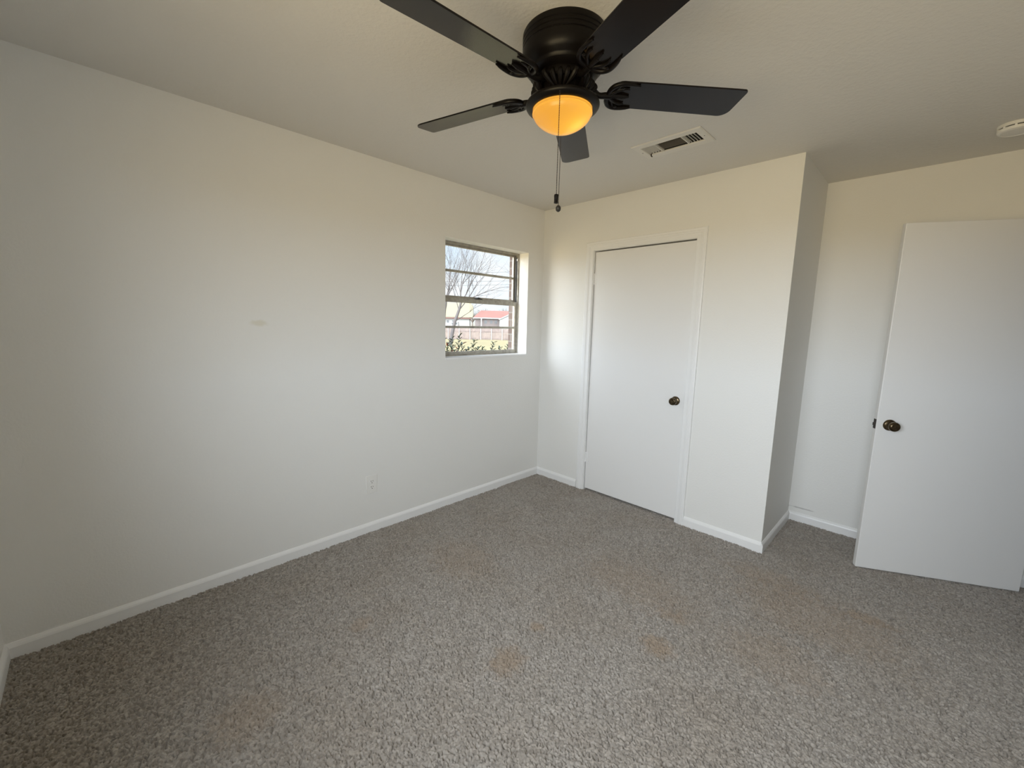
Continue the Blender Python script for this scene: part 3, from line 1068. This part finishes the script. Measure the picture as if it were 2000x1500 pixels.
z0 = -hg  # eye-level datum offset: local z of the floor level
MB().box(-1.6, 8.8, 2.0, 8.0, 0.0, z0 + 2.75).build('wall', M_tanbrick, h1)
gable_roof(MB(), -2.2, 9.0, 1.2, 9.0, z0 + 2.9, z0 + 5.0, 2.2, 0.0).build('roof', M_red, h1)
MB().box(-2.2, 9.0, 1.15, 1.3, z0 + 2.65, z0 + 2.92).build('fascia', M_white, h1)
MB().box(0.0, 0.3, 0.9, 1.2, 0.0, z0 + 2.7).build('porch_post', M_white, h1)
# garage wing whose gable end faces the fence
gw = MB().box(5.2, 11.6, -2.0, 4.0, 0.0, z0 + 2.4)
gw.add([(5.2, -2.0, z0 + 2.4), (11.6, -2.0, z0 + 2.4), (8.4 + 0.9, -2.0, z0 + 4.5), (5.2, -1.8, z0 + 2.4), (11.6, -1.8, z0 + 2.4), (9.3, -1.8, z0 + 4.5)],
       [(0, 1, 2), (5, 4, 3), (0, 2, 5, 3), (1, 4, 5, 2), (0, 3, 4, 1)])
gw.build('garage_wall', M_white, h1)
gr = MB()
for s, xe in ((-1, 4.9), (1, 13.6)):
    a_ = [Vector((9.3, -2.3, z0 + 4.75)), Vector((xe, -2.3, z0 + 2.6)), Vector((xe, 5.0, z0 + 2.6)), Vector((9.3, 5.0, z0 + 4.75))]
    gr.add(a_ + [p - Vector((0, 0, 0.16)) for p in a_], [(0, 1, 2, 3), (7, 6, 5, 4), (0, 4, 5, 1), (1, 5, 6, 2), (2, 6, 7, 3), (3, 7, 4, 0)])
gr.build('garage_roof', M_red, h1)
ba = MB()
for xe in (4.9, 13.6):
    ze = z0 + 2.45
    ba.add([(9.3, -2.36, z0 + 4.78), (xe, -2.36, ze + 0.15), (xe, -2.36, ze - 0.12), (9.3, -2.36, z0 + 4.48), (9.3, -2.3, z0 + 4.78), (xe, -2.3, ze + 0.15), (xe, -2.3, ze - 0.12), (9.3, -2.3, z0 + 4.48)],
           [(0, 1, 2, 3), (7, 6, 5, 4), (0, 4, 5, 1), (3, 2, 6, 7), (1, 5, 6, 2), (0, 3, 7, 4)])
ba.build('bargeboard', M_white, h1)
for x in (1.0, 2.6, 3.9):
    MB().box(x, x + 0.7, 1.96, 2.02, z0 + 1.3, z0 + 2.2).build('window', M_dark, h1)

h2 = empty('house', out(0, HD + 4, ground_z(HD + 4)), ang_out)
z2 = -ground_z(HD + 4)
tag(h2, 'cream two storey house behind the leaning tree at the left', 'house')
MB().box(-11.5, -3.2, 0.0, 8.0, 0.0, z2 + 2.9).build('wall', M_white, h2)
MB().prism([(-12.0, z2 + 2.9), (-2.4, z2 + 2.9), (-2.2, z2 + 3.5), (-2.3, z2 + 6.2), (-2.9, z2 + 6.9), (-9.6, z2 + 7.0), (-10.4, z2 + 6.6)], -8.5, 0.5,
           Matrix.Rotation(PI / 2, 4, 'X')).build('upper_storey', M_cream, h2)
for x in (-10.6, -9.7, -8.2):
    MB().box(x, x + 0.6, -0.05, 0.02, z2 + 1.3, z2 + 2.0).build('window', M_dark, h2)
MB().box(-12.0, -2.8, -0.9, 0.3, z2 + 2.55, z2 + 2.75).build('porch_roof', M_red, h2)

# parked van by the cream house
vn = empty('van', out(-6.9, HD - 6, ground_z(HD - 6)), ang_out)
tag(vn, 'white parked van with dark windows in front of the cream house', 'van')
zv = -ground_z(HD - 6)
MB().prism([(-0.95, 0.35), (0.95, 0.35), (1.0, 1.2), (0.85, 2.0), (-0.85, 2.0), (-1.0, 1.2)], -4.5, 0.0, Matrix.Translation((0, 0, 0.75)) @ Matrix.Rotation(PI / 2, 4, 'X')).build('body', M_white, vn, bevel=0.05)
MB().box(-0.72, 0.72, -0.03, 0.03, 2.05, 2.58).build('rear_window', M_dark, vn)
for s in (-1, 1):
    MB().lathe([(0.35, -0.1), (0.35, 0.1)], 20, Matrix.Translation((s * 0.8, 0.9, 1.0)) @ Matrix.Rotation(PI / 2, 4, 'Y')).build('wheel', M_dark, vn)

TL = [(-11.0, 146, 7.0), (-3.0, 152, 8.2), (1.6, 146, 8.3), (5.6, 153, 8.0), (9.4, 146, 8.4), (14.6, 150, 8.0)]
TLAB = ['farthest left', 'over the right end of the cream house', 'over the left end of the red roof',
        'over the middle of the red roof', 'over the garage gable', 'farthest right']
for i, (sx, dd_, hh) in enumerate(TL):
    rng = random.Random(100 + i)
    gzz = ground_z(dd_)
    t = empty('background_tree', out(sx, dd_, gzz))
    tag(t, 'hazy brown leafless tree on the far skyline, ' + TLAB[i], 'tree', group='bare trees on the far skyline')
    topz = hh - gzz
    MB().tube([(0, 0, -0.1), (0.1, 0, topz * 0.45)], [0.22, 0.13], 6).build('trunk', M_twig, t)
    cm = MB()
    for k in range(7):
        an = 2 * PI * k / 7 + rng.random()
        branch(cm, Vector((0.1, 0, topz * rng.uniform(0.28, 0.45))), Vector((math.cos(an), math.sin(an), rng.uniform(0.6, 1.3))), topz * 0.20, 0.15, 3, rng, spread=0.8, split=(3, 4), seg=3)
    cm.build('branches', M_twig, t)

# overhead cables strung between two poles
PL, PR = out(-22, 60, ground_z(60)), out(24, 58, ground_z(58))
for p_, lab in ((PL, 'wooden utility pole left of the window view'), (PR, 'wooden utility pole right of the window view')):
    up_ = empty('utility_pole', p_)
    tag(up_, lab, 'utility pole')
    MB().tube([(0, 0, -0.3), (0, 0, 10.5)], [0.15, 0.10], 10).build('pole', M_bark, up_, smooth=40)
    MB().box(-1.1, 1.1, -0.06, 0.06, 9.6, 9.75).build('crossarm', M_bark, up_)
for (za, zb, sag, lab) in ((6.2, 8.4, 0.7, 'lowest overhead cable crossing the sky right of the leaning tree'),
                           (6.9, 8.9, 0.8, 'middle overhead cable crossing the sky right of the leaning tree'),
                           (7.6, 10.1, 0.6, 'highest overhead cable crossing the sky right of the leaning tree')):
    A_, B_ = Vector((PL.x, PL.y, za)) - D0 * 0.17, Vector((PR.x, PR.y, zb)) - D0 * 0.17
    pts = [A_.lerp(B_, i / 24) - Vector((0, 0, sag * 4 * (i / 24) * (1 - i / 24))) for i in range(25)]
    tag(MB().tube(pts, 0.022, 6).build('power_cable', M_dark), lab, 'cable')

# shrub close to the window


def leaf(mb, p, d, up, ln, wd):
    d = d.normalized()
    s = d.cross(up)
    if s.length < 1e-3:
        s = Vector((1, 0, 0))
    s.normalize()
    n = s.cross(d) * 0.12 * ln
    vs = [p, p + d * ln * 0.35 + s * wd + n, p + d * ln * 0.75 + s * wd * 0.75 + n, p + d * ln, p + d * ln * 0.75 - s * wd * 0.75 + n, p + d * ln * 0.35 - s * wd + n, p + d * ln * 0.5]
    mb.add(vs, [(0, 6, 1), (1, 6, 2), (2, 6, 3), (3, 6, 4), (4, 6, 5), (5, 6, 0)])


rng = random.Random(4)
sb = empty('shrub', (-1.35, 0.1, -0.45))
tag(sb, 'leafy green shrub with a few red leaves just outside the lower pane', 'shrub')
stem, fol, red = MB(), MB(), MB()
# tops of the sprigs: distance from the wall, position along it, height
SPR = [(-1.10, -0.36, 1.40), (-1.2, -0.30, 1.33), (-1.0, -0.40, 1.28), (-1.15, -0.22, 1.20), (-1.2, -0.12, 1.26), (-1.1, -0.06, 1.20), (-1.25, 0.02, 1.28), (-1.05, -0.2, 1.14),
       (-1.2, 0.12, 1.14), (-1.1, 0.1, 1.10), (-1.3, 0.28, 1.22), (-1.15, 0.22, 1.14), (-1.3, 0.42, 1.13), (-1.25, 0.55, 1.20), (-1.35, 0.75, 1.12), (-1.4, 0.95, 1.16), (-1.1, -0.33, 1.12),
       (-1.1, 0.0, 1.12), (-1.0, -0.28, 1.18), (-1.2, 0.35, 1.10)]
for (x, y, z) in SPR:
    b0 = Vector((x - 0.15 + rng.uniform(-0.1, 0.1) + 1.35, y * 0.6 + rng.uniform(-0.1, 0.1) - 0.1, 0.0))
    tp_ = Vector((x + 1.35, y - 0.1, z + 0.45))
    mid = (b0 + tp_) / 2 + Vector((rng.uniform(-0.05, 0.05), rng.uniform(-0.05, 0.05), 0))
    stem.tube([b0, mid, tp_], [0.006, 0.004, 0.002], 5)
    nl = 18
    for k in range(nl):
        f = 1 - 0.26 * k / nl
        p = mid.lerp(tp_, f) if f > 0 else mid
        an = k * 2.4 + rng.random()
        d = Vector((math.cos(an), math.sin(an), rng.uniform(0.3, 1.1)))
        tgt = red if (rng.random() < 0.12 and y < 0.1) else fol
        leaf(tgt, p, d, Vector((0, 0, 1)), rng.uniform(0.042, 0.068), rng.uniform(0.009, 0.013))
stem.build('stem', M_bark, sb)
fol.build('foliage', M_leaf, sb)
tag(red.build('red_foliage', M_rleaf, sb), 'red leaves')

for o in bpy.data.objects:
    if o.type == 'LIGHT' and o.parent is None:
        o['kind'] = 'helper'
